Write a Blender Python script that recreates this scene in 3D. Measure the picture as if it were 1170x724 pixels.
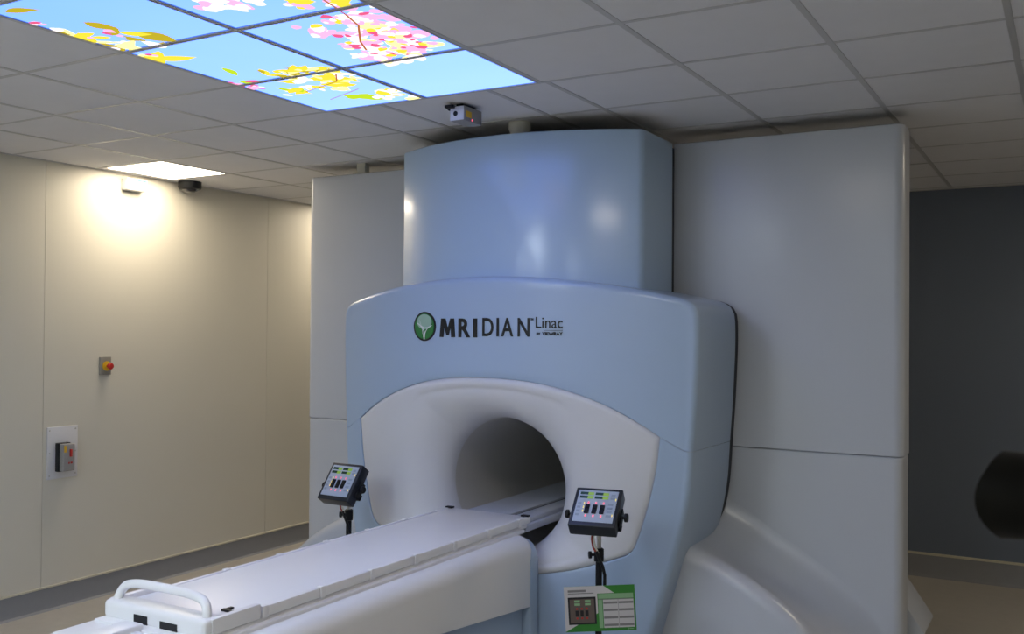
import bpy, bmesh, math, random
from mathutils import Vector, Matrix
D = bpy.data
for o in list(D.objects): D.objects.remove(o)
S = bpy.context.scene
COL = S.collection
ZC = 1.88           # eye height
XC = -2.59          # machine axis
CEIL = 2.961
PI = math.pi

# ------------------------------------------------------------------ camera
cd = D.cameras.new('camera'); cam = D.objects.new('camera', cd); COL.objects.link(cam); S.camera = cam
yaw, pitch, roll = .5229, .0112, .0068
Fv = Vector((-math.sin(yaw)*math.cos(pitch), math.cos(yaw)*math.cos(pitch), math.sin(pitch)))
Xv = Vector((math.cos(yaw), math.sin(yaw), 0)); Uv = Xv.cross(Fv)
X2 = math.cos(roll)*Xv + math.sin(roll)*Uv; U2 = -math.sin(roll)*Xv + math.cos(roll)*Uv
M = Matrix.Identity(4)
for i in range(3):
    M[i][0] = X2[i]; M[i][1] = U2[i]; M[i][2] = -Fv[i]
M[2][3] = ZC
cam.matrix_world = M
cd.sensor_width = 22.3; cd.lens = 22.3*1108.55/1170
cd.clip_start = .05
cd.dof.use_dof = True; cd.dof.focus_distance = 4.6; cd.dof.aperture_fstop = 4.5
# ------------------------------------------------------------------ light and exposure
W = D.worlds.new('world'); S.world = W; W.use_nodes = True
W.node_tree.nodes['Background'].inputs[0].default_value = (.5, .6, .8, 1)
W.node_tree.nodes['Background'].inputs[1].default_value = .0
S.view_settings.view_transform = 'Standard'; S.view_settings.look = 'None'
S.view_settings.exposure = 0; S.view_settings.gamma = 1; S.view_settings.use_curve_mapping = False
LAMP_WALL = 18.5      # radiance of the bright ceiling lamp by the left wall
LAMP_ROOM = 31.0       # the other ceiling lamps
SKY = 2.25            # sky picture panels
WARM = (1.0, .86, .66)
COOL = (.80, .92, 1.04)

# ------------------------------------------------------------------ materials
def mat(name, col, rough=.5, spec=.5, metal=0, coat=0, coat_r=.1, emis=None, es=0, bump=0, bscale=200, var=0, vscale=3):
    m = D.materials.new(name); m.use_nodes = True; nt = m.node_tree
    b = nt.nodes['Principled BSDF']
    b.inputs['Base Color'].default_value = (*col, 1); b.inputs['Roughness'].default_value = rough
    b.inputs['Metallic'].default_value = metal; b.inputs['Specular IOR Level'].default_value = spec
    b.inputs['Coat Weight'].default_value = coat; b.inputs['Coat Roughness'].default_value = coat_r
    if emis: b.inputs['Emission Color'].default_value = (*emis, 1); b.inputs['Emission Strength'].default_value = es
    if bump or var:
        tc = nt.nodes.new('ShaderNodeTexCoord')
        n = nt.nodes.new('ShaderNodeTexNoise'); nt.links.new(tc.outputs['Object'], n.inputs['Vector'])
        if bump:
            n.inputs['Scale'].default_value = bscale
            bp = nt.nodes.new('ShaderNodeBump'); bp.inputs['Strength'].default_value = bump; bp.inputs['Distance'].default_value = .002
            nt.links.new(n.outputs['Fac'], bp.inputs['Height']); nt.links.new(bp.outputs['Normal'], b.inputs['Normal'])
        if var:
            n2 = nt.nodes.new('ShaderNodeTexNoise'); nt.links.new(tc.outputs['Object'], n2.inputs['Vector'])
            n2.inputs['Scale'].default_value = vscale; n2.inputs['Detail'].default_value = 6
            mx = nt.nodes.new('ShaderNodeMix'); mx.data_type = 'RGBA'
            mx.inputs[6].default_value = (*[c*(1-var) for c in col], 1); mx.inputs[7].default_value = (*[min(1, c*(1+var)) for c in col], 1)
            nt.links.new(n2.outputs['Fac'], mx.inputs[0]); nt.links.new(mx.outputs[2], b.inputs['Base Color'])
    return m

MT = dict(
    wall=mat('cream_wall_panel', (.70, .67, .575), .45, bump=.05, bscale=60, var=.02, vscale=1.5),
    navy=mat('dark_blue_wall_paint', (.145, .175, .235), .6, bump=.05, bscale=60),
    ceil=mat('ceiling_tile', (.79, .78, .80), .95, bump=.12, bscale=350, var=.03, vscale=8),
    tbar=mat('ceiling_grid_metal', (.55, .54, .54), .4),
    floor=mat('beige_vinyl_floor', (.46, .43, .38), .45, var=.08, vscale=14),
    skirt=mat('grey_vinyl_skirting', (.26, .265, .28), .5, var=.05, vscale=20),
    cap=mat('cream_capping', (.62, .58, .46), .5),
    blue=mat('light_blue_gloss_paint', (.41, .53, .70), .32, coat=.6, coat_r=.16, bump=.03, bscale=25),
    towerblue=mat('tower_blue_gloss_paint', (.45, .595, .76), .30, coat=.7, coat_r=.16, bump=.03, bscale=25),
    cover=mat('pale_grey_gloss_paint', (.55, .575, .63), .36, coat=.45, coat_r=.20, bump=.05, bscale=90),
    white=mat('white_moulded_plastic', (.72, .72, .74), .42, coat=.2, coat_r=.2),
    couch=mat('couch_white_plastic', (.86, .86, .87), .38, coat=.2, coat_r=.2),
    bore=mat('bore_liner_shaded_white', (.62, .60, .56), .5),  # same white plastic, greyed to put the bore's shade into the colour
    dark=mat('dark_gap', (.012, .012, .014), .7),
    rubber=mat('black_seal_and_gap_shade', (.02, .025, .035), .5),  # seal colour, also the painted shadow in the tower gap
    black=mat('black_plastic', (.010, .011, .013), .42, spec=.25, bump=.1, bscale=400),
    housing=mat('console_black_plastic', (.016, .02, .028), .35),
    steel=mat('brushed_steel', (.55, .54, .52), .35, metal=.9),
    face=mat('console_face_film', (.42, .49, .60), .4),
    faceprint=mat('console_face_grey_print', (.30, .36, .45), .4),
    lcd=mat('console_display_dark', (.03, .07, .04), .2),
    lcdg=mat('console_display_lit', (.2, .3, .05), .3, emis=(.42, .75, .08), es=.30),
    ledr=mat('led_red', (.5, .1, .12), .3, emis=(1, .16, .22), es=1.3),
    ledy=mat('led_yellow', (.5, .4, .1), .3, emis=(1, .7, .15), es=1.0),
    red=mat('red_plastic', (.50, .02, .015), .35),
    yellow=mat('yellow_plastic', (.75, .45, .02), .45),
    greybox=mat('grey_enclosure_plastic', (.33, .32, .31), .5),
    metalplate=mat('grey_metal_plate', (.30, .29, .26), .4, metal=.3),
    green=mat('card_green', (.03, .20, .025), .4),
    palegreen=mat('card_pale_green', (.24, .42, .22), .4),
    cardwhite=mat('card_white', (.55, .52, .52), .45),
    cardgrey=mat('card_grey', (.20, .19, .19), .45),
    cardbrown=mat('card_photo_tone', (.12, .09, .075), .4),
    logo_black=mat('logo_black', (.008, .008, .010), .3),
    logo_green=mat('logo_green', (.03, .22, .05), .25, coat=.5),
    logo_pale=mat('logo_pale_green', (.36, .56, .42), .25, coat=.5),
    logo_white=mat('logo_white', (.72, .78, .74), .3),
    wirered=mat('red_wire', (.35, .05, .03), .5), wirewhite=mat('white_wire', (.6, .58, .5), .5),
    lens=mat('lens_barrel_black', (.007, .006, .004), .5, spec=.12),
    glass=mat('lens_glass', (.01, .01, .015), .05, coat=1),
    exitw=mat('exit_sign_face', (.7, .75, .7), .3, emis=(.85, 1, .85), es=1.6),
    exitg=mat('exit_sign_green', (.05, .4, .12), .3, emis=(.1, .9, .3), es=.6),
    pipe=mat('cream_pipe', (.58, .56, .48), .5),
    laser=mat('laser_aperture_red', (.4, .05, .05), .3, emis=(1, .1, .15), es=2),
)
def emit(name, col, s):
    m = D.materials.new(name); m.use_nodes = True; nt = m.node_tree; nt.nodes.clear()
    e = nt.nodes.new('ShaderNodeEmission'); e.inputs[0].default_value = (*col, 1); e.inputs[1].default_value = s
    o = nt.nodes.new('ShaderNodeOutputMaterial'); nt.links.new(e.outputs[0], o.inputs[0]); return m
MT['lamp_wall'] = emit('bright_lamp_diffuser', WARM, LAMP_WALL)
MT['lamp_near'] = emit('near_lamp_diffuser', (1.0, .93, .84), 13.0)
MT['lamp_rear'] = emit('rear_lamp_diffuser', WARM, 15.0)
MT['lamp_hidden'] = emit('hidden_lamp_diffuser', WARM, 22.0)
MT['lamp_room'] = emit('room_lamp_diffuser', COOL, LAMP_ROOM)

# ------------------------------------------------------------------ helpers
def origin(parent):
    return Vector(parent['_o']) if parent is not None and '_o' in parent else Vector((0, 0, 0))
ORIG = {}
def finish(name, me, m, parent=None, smooth=True, auto=35):
    o = D.objects.new(name, me); COL.objects.link(o)
    if m is not None and not me.materials:
        me.materials.append(MT[m] if isinstance(m, str) else m)
    if parent is not None: o.parent = parent
    root = parent
    while root is not None and root.parent is not None: root = root.parent
    org = ORIG.get(root.name, Vector((0, 0, 0))) if root is not None else Vector((0, 0, 0))
    if org.length: me.transform(Matrix.Translation(-org))
    bm = bmesh.new(); bm.from_mesh(me)
    bmesh.ops.remove_doubles(bm, verts=bm.verts, dist=1e-6)
    bmesh.ops.recalc_face_normals(bm, faces=bm.faces)
    if smooth:
        for f in bm.faces: f.smooth = True
        for e in bm.edges:
            if len(e.link_faces) == 2 and e.calc_face_angle(0) > math.radians(auto): e.smooth = False
    bm.to_mesh(me); bm.free(); me.update()
    return o
def root(name, loc, label, cat, group=None):
    o = D.objects.new(name, None); COL.objects.link(o); o.location = loc; o.empty_display_size = .1
    o['label'] = label; o['category'] = cat
    if group: o['group'] = group
    ORIG[o.name] = Vector(loc); return o
def tag(o, label, cat, group=None):
    o['label'] = label; o['category'] = cat
    if group: o['group'] = group
    return o
def struct(o): o['kind'] = 'structure'; return o

class MB:
    def __init__(s): s.v = []; s.f = []; s.mi = []; s.cur = 0
    def add(s, vs, fs):
        n = len(s.v); s.v += [tuple(p) for p in vs]
        for f in fs: s.f.append([n+i for i in f]); s.mi.append(s.cur)
        return s
    def box(s, x0, x1, y0, y1, z0, z1, r=0, seg=3):
        bm = bmesh.new(); bmesh.ops.create_cube(bm, size=1)
        for v in bm.verts:
            v.co = Vector(((x0+x1)/2+v.co.x*(x1-x0), (y0+y1)/2+v.co.y*(y1-y0), (z0+z1)/2+v.co.z*(z1-z0)))
        if r: bmesh.ops.bevel(bm, geom=list(bm.edges), offset=r, segments=seg, profile=.5, affect='EDGES')
        return s.frombm(bm)
    def frombm(s, bm):
        bm.verts.ensure_lookup_table(); bm.verts.index_update()
        s.add([v.co.copy() for v in bm.verts], [[v.index for v in f.verts] for f in bm.faces]); bm.free(); return s
    def prism(s, pts, axis, a, b, r=0):
        # closed 2D outline extruded along an axis
        def P(u, w, t): return {'x': (t, u, w), 'y': (u, t, w), 'z': (u, w, t)}[axis]
        n = len(pts); bm = bmesh.new()
        A = [bm.verts.new(P(u, w, a)) for u, w in pts]; B = [bm.verts.new(P(u, w, b)) for u, w in pts]
        bm.faces.new(A); bm.faces.new(B[::-1])
        for i in range(n): bm.faces.new((A[i], A[(i+1) % n], B[(i+1) % n], B[i]))
        if r: bmesh.ops.bevel(bm, geom=[e for e in bm.edges], offset=r, segments=3, profile=.5, affect='EDGES')
        return s.frombm(bm)
    def grid(s, rings, closed=False):
        n = len(rings[0]); vs = [p for r in rings for p in r]; fs = []
        for i in range(len(rings)-1):
            for j in range(n if closed else n-1):
                k = (j+1) % n
                fs.append((i*n+j, i*n+k, (i+1)*n+k, (i+1)*n+j))
        return s.add(vs, fs)
    def tube(s, pts, r, n=12, caps=True):
        pts = [Vector(p) for p in pts]; rr = r if isinstance(r, (list, tuple)) else [r]*len(pts)
        rings = []; up = None
        for i, p in enumerate(pts):
            t = (pts[min(i+1, len(pts)-1)]-pts[max(i-1, 0)]).normalized()
            if up is None: up = t.orthogonal().normalized()
            else: up = (up-t*up.dot(t)).normalized()
            q = t.cross(up)
            rings.append([p+rr[i]*(math.cos(2*PI*k/n)*up+math.sin(2*PI*k/n)*q) for k in range(n)])
        s.grid(rings, True)
        if caps:
            s.add(rings[0], [list(range(n))]); s.add(rings[-1], [list(range(n))])
        return s
    def lathe(s, c, axis, prof, n=32):
        # prof: list of (radius, distance along axis)
        ax = Vector(axis).normalized(); u = ax.orthogonal().normalized(); w = ax.cross(u); c = Vector(c)
        return s.grid([[c+ax*h+r*(math.cos(2*PI*k/n)*u+math.sin(2*PI*k/n)*w) for k in range(n)] for r, h in prof], True)
    def xf(s, f): s.v = [tuple(f(Vector(p))) for p in s.v]; return s
    def build(s, name, m, parent=None, smooth=True, auto=35):
        me = D.meshes.new(name); me.from_pydata(s.v, [], s.f)
        if isinstance(m, (list, tuple)):
            for k in m: me.materials.append(MT[k] if isinstance(k, str) else k)
            me.polygons.foreach_set('material_index', s.mi)
        return finish(name, me, m, parent, smooth, auto)
def bx(name, m, parent, x0, x1, y0, y1, z0, z1, r=0, seg=3, smooth=True):
    return MB().box(x0, x1, y0, y1, z0, z1, r, seg).build(name, m, parent, smooth)

def resample(pts, n):
    L = [0]
    for a, b in zip(pts, pts[1:]): L.append(L[-1]+math.hypot(b[0]-a[0], b[1]-a[1]))
    out = []; k = 0
    for i in range(n):
        t = L[-1]*i/(n-1)
        while k < len(L)-2 and L[k+1] < t: k += 1
        f = 0 if L[k+1] == L[k] else (t-L[k])/(L[k+1]-L[k])
        out.append((pts[k][0]+(pts[k+1][0]-pts[k][0])*f, pts[k][1]+(pts[k+1][1]-pts[k][1])*f))
    return out
def smoothpath(pts, sub=8):
    # Catmull-Rom through the points
    out = []
    for i in range(len(pts)-1):
        p0 = pts[max(i-1, 0)]; p1 = pts[i]; p2 = pts[i+1]; p3 = pts[min(i+2, len(pts)-1)]
        for k in range(sub):
            t = k/sub
            out.append(tuple(.5*((2*p1[j])+(-p0[j]+p2[j])*t+(2*p0[j]-5*p1[j]+4*p2[j]-p3[j])*t*t+(-p0[j]+3*p1[j]-3*p2[j]+p3[j])*t**3) for j in (0, 1)))
    out.append(pts[-1]); return out
def offset2(pts, d, closed=False):
    n = len(pts); out = []
    for i in range(n):
        a = pts[(i-1) % n] if closed or i > 0 else pts[0]; b = pts[(i+1) % n] if closed or i < n-1 else pts[-1]
        tx, tz = b[0]-a[0], b[1]-a[1]; l = math.hypot(tx, tz) or 1
        out.append((pts[i][0]-tz/l*d, pts[i][1]+tx/l*d))
    return out

# ------------------------------------------------------------------ room shell
XL, YB, XR, YF = -5.85, 8.05, 2.6, -3.0
mb = MB()
seams = [YF, -.06, 1.96, 3.99, 6.03, YB]
for a, b in zip(seams, seams[1:]): mb.box(XL-.08, XL, a+.0015, b-.0015, 0, CEIL)
mb.box(XL-.10, XL-.006, YF, YB, 0, CEIL)
struct(mb.build('wall_left', 'wall', smooth=False))
struct(bx('wall_back', 'navy', None, XL-.1, XR+.1, YB, YB+.1, 0, CEIL, smooth=False))
struct(bx('wall_right', 'wall', None, XR, XR+.1, YF, YB, 0, CEIL, smooth=False))
struct(bx('wall_front', 'wall', None, XL-.1, XR+.1, YF-.1, YF, 0, CEIL, smooth=False))
struct(bx('floor', 'floor', None, XL-.1, XR+.1, YF-.1, YB+.1, -.1, 0, smooth=False))
def skirting(name, mt, pts2, axis, a, b):
    return struct(MB().prism(pts2, axis, a, b).build(name, mt))
skirting('baseboard_left', 'skirt', [(XL, 0), (XL+.035, 0), (XL+.018, .012), (XL+.010, .04), (XL+.008, .146), (XL, .146)], 'y', YF, YB)
skirting('trim_1', 'cap', [(XL, .146), (XL+.012, .146), (XL+.012, .157), (XL, .159)], 'y', YF, YB)
skirting('baseboard_back', 'skirt', [(YB, 0), (YB-.035, 0), (YB-.018, .012), (YB-.010, .04), (YB-.008, .165), (YB, .165)], 'x', XL+.04, XR)
skirting('trim_2', 'cap', [(YB, .165), (YB-.012, .165), (YB-.012, .180), (YB, .182)], 'x', XL+.04, XR)

# ceiling: lay-in tiles between T bars; cells that hold lamps stay open
rows = [YF]+[1.95+.6*k for k in range(-8, 11)]+[YB]
colsA = [XL, -5.17, -4.54, -3.90, -3.25, -2.64, -2.025]+[-1.385+.6*k for k in range(0, 7)]+[XR]
colsB = [XL, -5.17, -4.54, -3.90, -3.22, -2.91, -2.30, -1.995]+[-1.385+.6*k for k in range(0, 7)]+[XR]
colsA[-1] = XR; colsB[-1] = XR
LAMPS = [  # x0, x1, y0, y1, kind
    (-5.765, -5.17, 4.35, 4.95, 'wall'),
    (-1.385, -.785, 1.95, 2.55, 'near'),
    (-1.385, -.785, -2.25, -1.65, 'room'),
    (-3.25, -2.64, -1.05, -.45, 'room'),
    (-4.54, -3.90, -2.25, -1.65, 'room'),
    (-3.25, -2.64, .15, .75, 'room'),
    (-5.765, -5.17, 6.75, 7.35, 'hidden'),
    (.415, 1.015, 5.55, 6.15, 'rear'),
]
SKYX = (-3.25, -2.64, -2.025); SKYY = (1.95, 2.55, 3.15, 3.75)
def hole(x0, x1, y0, y1):
    cx, cy = (x0+x1)/2, (y0+y1)/2
    if SKYX[0] < cx < SKYX[2] and SKYY[0] < cy < SKYY[3]: return True
    return any(a < cx < b and c < cy < d for a, b, c, d, k in LAMPS)
tiles = MB(); bars = MB()
for a, b in zip(rows, rows[1:]):
    cols = colsB if a > 3.7 else colsA
    for c, d in zip(cols, cols[1:]):
        if not hole(c, d, a, b): tiles.add([(c, a, CEIL), (d, a, CEIL), (d, b, CEIL), (c, b, CEIL)], [(0, 1, 2, 3)])
    for c in cols[1:-1]: bars.box(c-.012, c+.012, a, b, CEIL-.0025, CEIL+.03)
for a in rows[1:-1]: bars.box(XL, XR, a-.010, a+.010, CEIL-.0022, CEIL+.03)
bars.box(XL, XL+.022, YF, YB, CEIL-.004, CEIL+.02); bars.box(XL, XR, YB-.022, YB, CEIL-.004, CEIL+.02)
# strips closing the short gap between the lamp and the wall
for a_ in (4.35, 6.75): tiles.add([(XL, a_, CEIL), (-5.765, a_, CEIL), (-5.765, a_+.6, CEIL), (XL, a_+.6, CEIL)], [(0, 1, 2, 3)])
struct(tiles.build('ceiling', 'ceil', smooth=False))
struct(bars.build('trim_3', 'tbar', smooth=False))

# ------------------------------------------------------------------ ceiling lamps
lamp_labels = ['glowing white square ceiling lamp close to the cream left wall, above the exit sign',
               'square white ceiling lamp right of the sky picture panels, in front of the machine',
               'square white ceiling lamp far behind the photographer on the right',
               'square white ceiling lamp just behind the photographer, in line with the couch',
              'square white ceiling lamp far behind the photographer on the left',
              'square white ceiling lamp to the left of the photographer',
              'square white ceiling lamp hidden behind the left side of the machine, by the left wall',
              'square white ceiling lamp near the dark blue wall, right of the machine']
for (x0, x1, y0, y1, k), lb in zip(LAMPS, lamp_labels):
    t = root('ceiling_lamp', ((x0+x1)/2, (y0+y1)/2, CEIL), lb, 'ceiling light', 'square lamps in the ceiling grid')
    f = MB(); w = .012
    for q in ((x0+.012, x1-.012, y0+.010, y0+.010+w), (x0+.012, x1-.012, y1-.010-w, y1-.010), (x0+.012, x0+.012+w, y0+.010+w, y1-.010-w), (x1-.012-w, x1-.012, y0+.010+w, y1-.010-w)):
        f.box(*q, CEIL-.003, CEIL+.02)
    f.box(x0+.03, x1-.03, y0+.03, y1-.03, CEIL+.03, CEIL+.06)
    f.build('lamp_frame', 'white', t, smooth=False)
    bx('diffuser', 'lamp_'+k, t, x0+.024, x1-.024, y0+.022, y1-.022, CEIL-.001, CEIL+.006, smooth=False)

# ------------------------------------------------------------------ sky picture panels (backlit photographic film)
def sky_mat():
    m = D.materials.new('backlit_sky_film'); m.use_nodes = True; nt = m.node_tree; nt.nodes.clear()
    e = nt.nodes.new('ShaderNodeEmission'); o = nt.nodes.new('ShaderNodeOutputMaterial'); nt.links.new(e.outputs[0], o.inputs[0])
    ge = nt.nodes.new('ShaderNodeNewGeometry'); sx = nt.nodes.new('ShaderNodeSeparateXYZ'); nt.links.new(ge.outputs['Position'], sx.inputs[0])
    mr = nt.nodes.new('ShaderNodeMapRange'); mr.inputs[1].default_value = 1.8; mr.inputs[2].default_value = 3.7
    nt.links.new(sx.outputs[1], mr.inputs[0])
    cr = nt.nodes.new('ShaderNodeValToRGB'); cr.color_ramp.elements[0].color = (.14, .285, 1.18, 1); cr.color_ramp.elements[1].color = (.215, .375, 1.22, 1)
    nz = nt.nodes.new('ShaderNodeTexNoise'); nz.inputs['Scale'].default_value = 1.6; nt.links.new(ge.outputs['Position'], nz.inputs['Vector'])
    ad = nt.nodes.new('ShaderNodeMath'); ad.operation = 'MULTIPLY_ADD'; ad.inputs[1].default_value = .35; ad.inputs[2].default_value = -.17
    nt.links.new(nz.outputs['Fac'], ad.inputs[0])
    a2 = nt.nodes.new('ShaderNodeMath'); nt.links.new(mr.outputs[0], a2.inputs[0]); nt.links.new(ad.outputs[0], a2.inputs[1])
    nt.links.new(a2.outputs[0], cr.inputs[0]); nt.links.new(cr.outputs[0], e.inputs[0]); e.inputs[1].default_value = SKY
    return m
MT['sky'] = sky_mat()
PET = [emit('film_white_petal', (1, .93, 1), 1.25), emit('film_pink_petal', (1, .50, .80), 1.15), emit('film_deep_pink', (.95, .13, .30), 1.0),
       emit('film_yellow_leaf', (.96, .84, .06), 1.05), emit('film_gold_leaf', (.66, .52, .03), .9), emit('film_lime_leaf', (.62, .85, .03), 1.0),
       emit('film_branch', (.60, .18, .05), .9), emit('film_cream', (1, .92, .42), 1.25), emit('film_edge_blue', (.10, .24, .95), 1.0)]
def clip(poly, x0, x1, y0, y1):
    for ax, lim, sg in ((0, x0, 1), (0, x1, -1), (1, y0, 1), (1, y1, -1)):
        out = []
        for i in range(len(poly)):
            a, b = poly[i-1], poly[i]; da = sg*(a[ax]-lim); db = sg*(b[ax]-lim)
            if (da >= 0) != (db >= 0):
                t = da/(da-db); out.append((a[0]+(b[0]-a[0])*t, a[1]+(b[1]-a[1])*t))
            if db >= 0: out.append(b)
        poly = out
        if len(poly) < 3: return []
    return poly
def petal(cx, cy, l, w, ang, rnd):
    pts = []
    for k in range(14):
        t = 2*PI*k/14; x = math.cos(t)*l/2; y = math.sin(t)*w/2*(1-.35*math.cos(t))*(1+.15*rnd.uniform(-1, 1))
        pts.append((cx+x*math.cos(ang)-y*math.sin(ang), cy+x*math.sin(ang)+y*math.cos(ang)))
    return pts
def leafpoly(cx, cy, l, w, ang, rnd):
    xs = [-1+2*k/8 for k in range(9)]; bend = rnd.uniform(-.25, .25)*w
    P = [(x*l/2, w*.55*(1-x*x)*(1-.3*x)+bend*(1-x*x)) for x in xs]+[(x*l/2, -w*.55*(1-x*x)*(1-.3*x)+bend*(1-x*x)) for x in xs[-2:0:-1]]
    return [(cx+x*math.cos(ang)-y*math.sin(ang), cy+x*math.sin(ang)+y*math.cos(ang)) for x, y in P]
rnd = random.Random(7)
shapes = []   # (polygon, material index) in ceiling coordinates
def cluster(pts, n, size, mats, spread=.05, leaf=False):
    for _ in range(n):
        cx, cy = rnd.choice(pts); cx += rnd.gauss(0, spread); cy += rnd.gauss(0, spread*.8)
        l = size*rnd.uniform(.5, 1.2); m_ = rnd.choice(mats); shapes.append(((leafpoly if m_ in (3, 4, 5) else petal)(cx, cy, l*(1.25 if m_ in (3, 4) else 1), l*rnd.uniform(.35, .6) if leaf else l*rnd.uniform(.5, .9), rnd.uniform(0, 2*PI), rnd), m_))
L1 = [(-3.23, 2.17), (-3.27, 2.28), (-3.19, 2.26), (-3.21, 2.36), (-3.10, 2.35), (-3.18, 2.45), (-3.08, 2.44), (-3.22, 2.52), (-3.22, 2.62), (-3.05, 2.52), (-3.23, 2.44), (-3.15, 2.53)]
cluster(L1, 26, .10, [3, 3, 4, 7, 0], .025, True); cluster(L1, 14, .045, [1, 2, 0, 0, 4], .03)
for p in (((-3.13, 2.04), .14, .035, .3, 4), ((-3.03, 2.28), .13, .05, 1.2, 4), ((-2.97, 2.47), .17, .075, 1.3, 4), ((-3.0, 2.40), .12, .04, .7, 3), ((-3.14, 2.70), .20, .055, .35, 3), ((-3.23, 2.68), .12, .05, 1.7, 3), ((-3.10, 2.96), .14, .03, 1.9, 5)):
    shapes.append((leafpoly(*p[0], p[1], p[2]*1.3, p[3], rnd), p[4]))
R1 = [(-2.52, 2.31), (-2.50, 2.26), (-2.44, 2.36), (-2.40, 2.28), (-2.38, 2.35)]
cluster(R1, 26, .09, [0, 0, 0, 1], .03)
cluster([(-2.22, 2.43), (-2.15, 2.48), (-2.10, 2.50), (-2.08, 2.40), (-2.16, 2.36)], 26, .07, [1, 2, 3, 0, 3], .03)
R2 = [(-2.32, 2.63), (-2.37, 2.72), (-2.19, 2.65), (-2.11, 2.64), (-2.19, 2.76), (-2.24, 2.91), (-2.25, 3.02), (-2.21, 3.06), (-2.36, 3.02), (-2.44, 3.06), (-2.38, 2.90), (-2.12, 2.90), (-2.10, 2.77), (-2.28, 2.82), (-2.15, 2.98), (-2.2, 2.84)]
cluster(R2, 90, .095, [0, 0, 0, 1, 1, 7], .035); cluster(R2, 90, .045, [1, 2, 3, 1, 0, 2, 0], .045)
br = [(-2.14, 2.45), (-2.17, 2.60), (-2.21, 2.72), (-2.27, 2.80), (-2.33, 2.88), (-2.38, 2.98)]
for a, b in zip(br, br[1:]):
    dx, dy = b[0]-a[0], b[1]-a[1]; l = math.hypot(dx, dy); nx, ny = -dy/l*.004, dx/l*.004
    shapes.append(([(a[0]+nx, a[1]+ny), (b[0]+nx, b[1]+ny), (b[0]-nx, b[1]-ny), (a[0]-nx, a[1]-ny)], 6))
cluster([(-2.42, 3.17), (-2.35, 3.175), (-2.27, 3.17)], 14, .07, [0, 0, 7], .018)
L2 = [(-2.97, 3.03), (-2.90, 3.06), (-2.84, 3.05), (-2.79, 3.08), (-2.73, 3.12), (-2.86, 3.12), (-2.95, 3.12), (-2.72, 3.16)]
cluster(L2, 34, .09, [3, 3, 3, 7, 4], .022, True)
L3 = [(-3.0, 3.22), (-2.92, 3.22), (-2.80, 3.22), (-2.74, 3.24), (-2.72, 3.30), (-2.85, 3.33), (-2.80, 3.28), (-2.95, 3.36), (-2.88, 3.40)]
cluster(L3, 40, .09, [3, 3, 7, 0, 7], .03, True)
cluster([(-3.22, 3.15), (-3.20, 3.22), (-3.17, 3.10)], 14, .06, [2, 1, 5, 5, 0], .02)
cluster([(-3.15, 3.36), (-3.08, 3.32), (-3.05, 3.42)], 8, .09, [3, 0, 5], .03, True)
shapes.append((petal(-2.86, 3.60, .15, .10, 1.3, rnd), 5)); shapes.append((petal(-2.92, 3.56, .10, .08, 2.3, rnd), 5))
cluster([(-2.74, 3.60), (-2.70, 3.64), (-2.80, 3.66), (-2.68, 3.70), (-2.70, 3.55)], 22, .07, [0, 0, 7, 3, 0], .025)
for a, b in (((-3.05, 3.38), (-2.80, 3.30)), ((-2.80, 3.30), (-2.72, 3.20)), ((-3.05, 3.55), (-2.8, 3.45))):
    dx, dy = b[0]-a[0], b[1]-a[1]; l = math.hypot(dx, dy); nx, ny = -dy/l*.003, dx/l*.003
    shapes.append(([(a[0]+nx, a[1]+ny), (b[0]+nx, b[1]+ny), (b[0]-nx, b[1]-ny), (a[0]-nx, a[1]-ny)], 6))
sky_labels = {(0, 0): 'backlit sky panel at the top left corner, yellow leaves along its left edge', (1, 0): 'backlit sky panel cut by the top of the frame, white and pink blossom on it',
              (0, 1): 'backlit sky panel in the left row, middle one, mostly plain blue with yellow leaf tips', (1, 1): 'backlit sky panel full of pink cherry blossom on a brown branch',
              (0, 2): 'backlit sky panel with yellow leaves and branch, nearest to the machine on the left', (1, 2): 'almost plain pale blue backlit sky panel nearest to the laser box'}
for i in range(2):
    for j in range(3):
        x0, x1, y0, y1 = SKYX[i], SKYX[i+1], SKYY[j], SKYY[j+1]
        t = root('sky_panel', ((x0+x1)/2, (y0+y1)/2, CEIL), sky_labels[(i, j)], 'ceiling light panel', 'sky picture panels in the ceiling')
        fr = MB(); w = .004
        for q in ((x0+.008, x1-.008, y0+.008, y0+.008+w), (x0+.008, x1-.008, y1-.008-w, y1-.008), (x0+.008, x0+.008+w, y0+.012, y1-.012), (x1-.008-w, x1-.008, y0+.012, y1-.012)):
            fr.box(*q, CEIL-.004, CEIL+.02)
        fr.build('panel_frame', 'tbar', t, smooth=False)
        a0, a1, b0, b1 = x0+.012, x1-.012, y0+.012, y1-.012
        bx('diffuser', 'sky', t, a0, a1, b0, b1, CEIL-.001, CEIL+.008, smooth=False)
        pm = MB(); z = CEIL-.0013
        for e_ in ((a0, a1, b0, b0+.008), (a0, a1, b1-.008, b1), (a0, a0+.008, b0, b1), (a1-.008, a1, b0, b1)):
            pm.cur = 8; pm.add([(e_[0], e_[2], z), (e_[1], e_[2], z), (e_[1], e_[3], z), (e_[0], e_[3], z)], [(0, 1, 2, 3)])
        for poly, mi in shapes:
            c = clip(poly, a0, a1, b0, b1)
            if len(c) > 2:
                z -= .000012; pm.cur = mi; pm.add([(x, y, z) for x, y in c], [list(range(len(c)))])
        me = D.meshes.new('blossom_picture'); me.from_pydata(pm.v, [], pm.f)
        for k in PET: me.materials.append(k)
        me.polygons.foreach_set('material_index', pm.mi)
        o = D.objects.new('blossom_picture', me); COL.objects.link(o); o.parent = t; me.transform(Matrix.Translation(-ORIG[t.name]))

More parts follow.
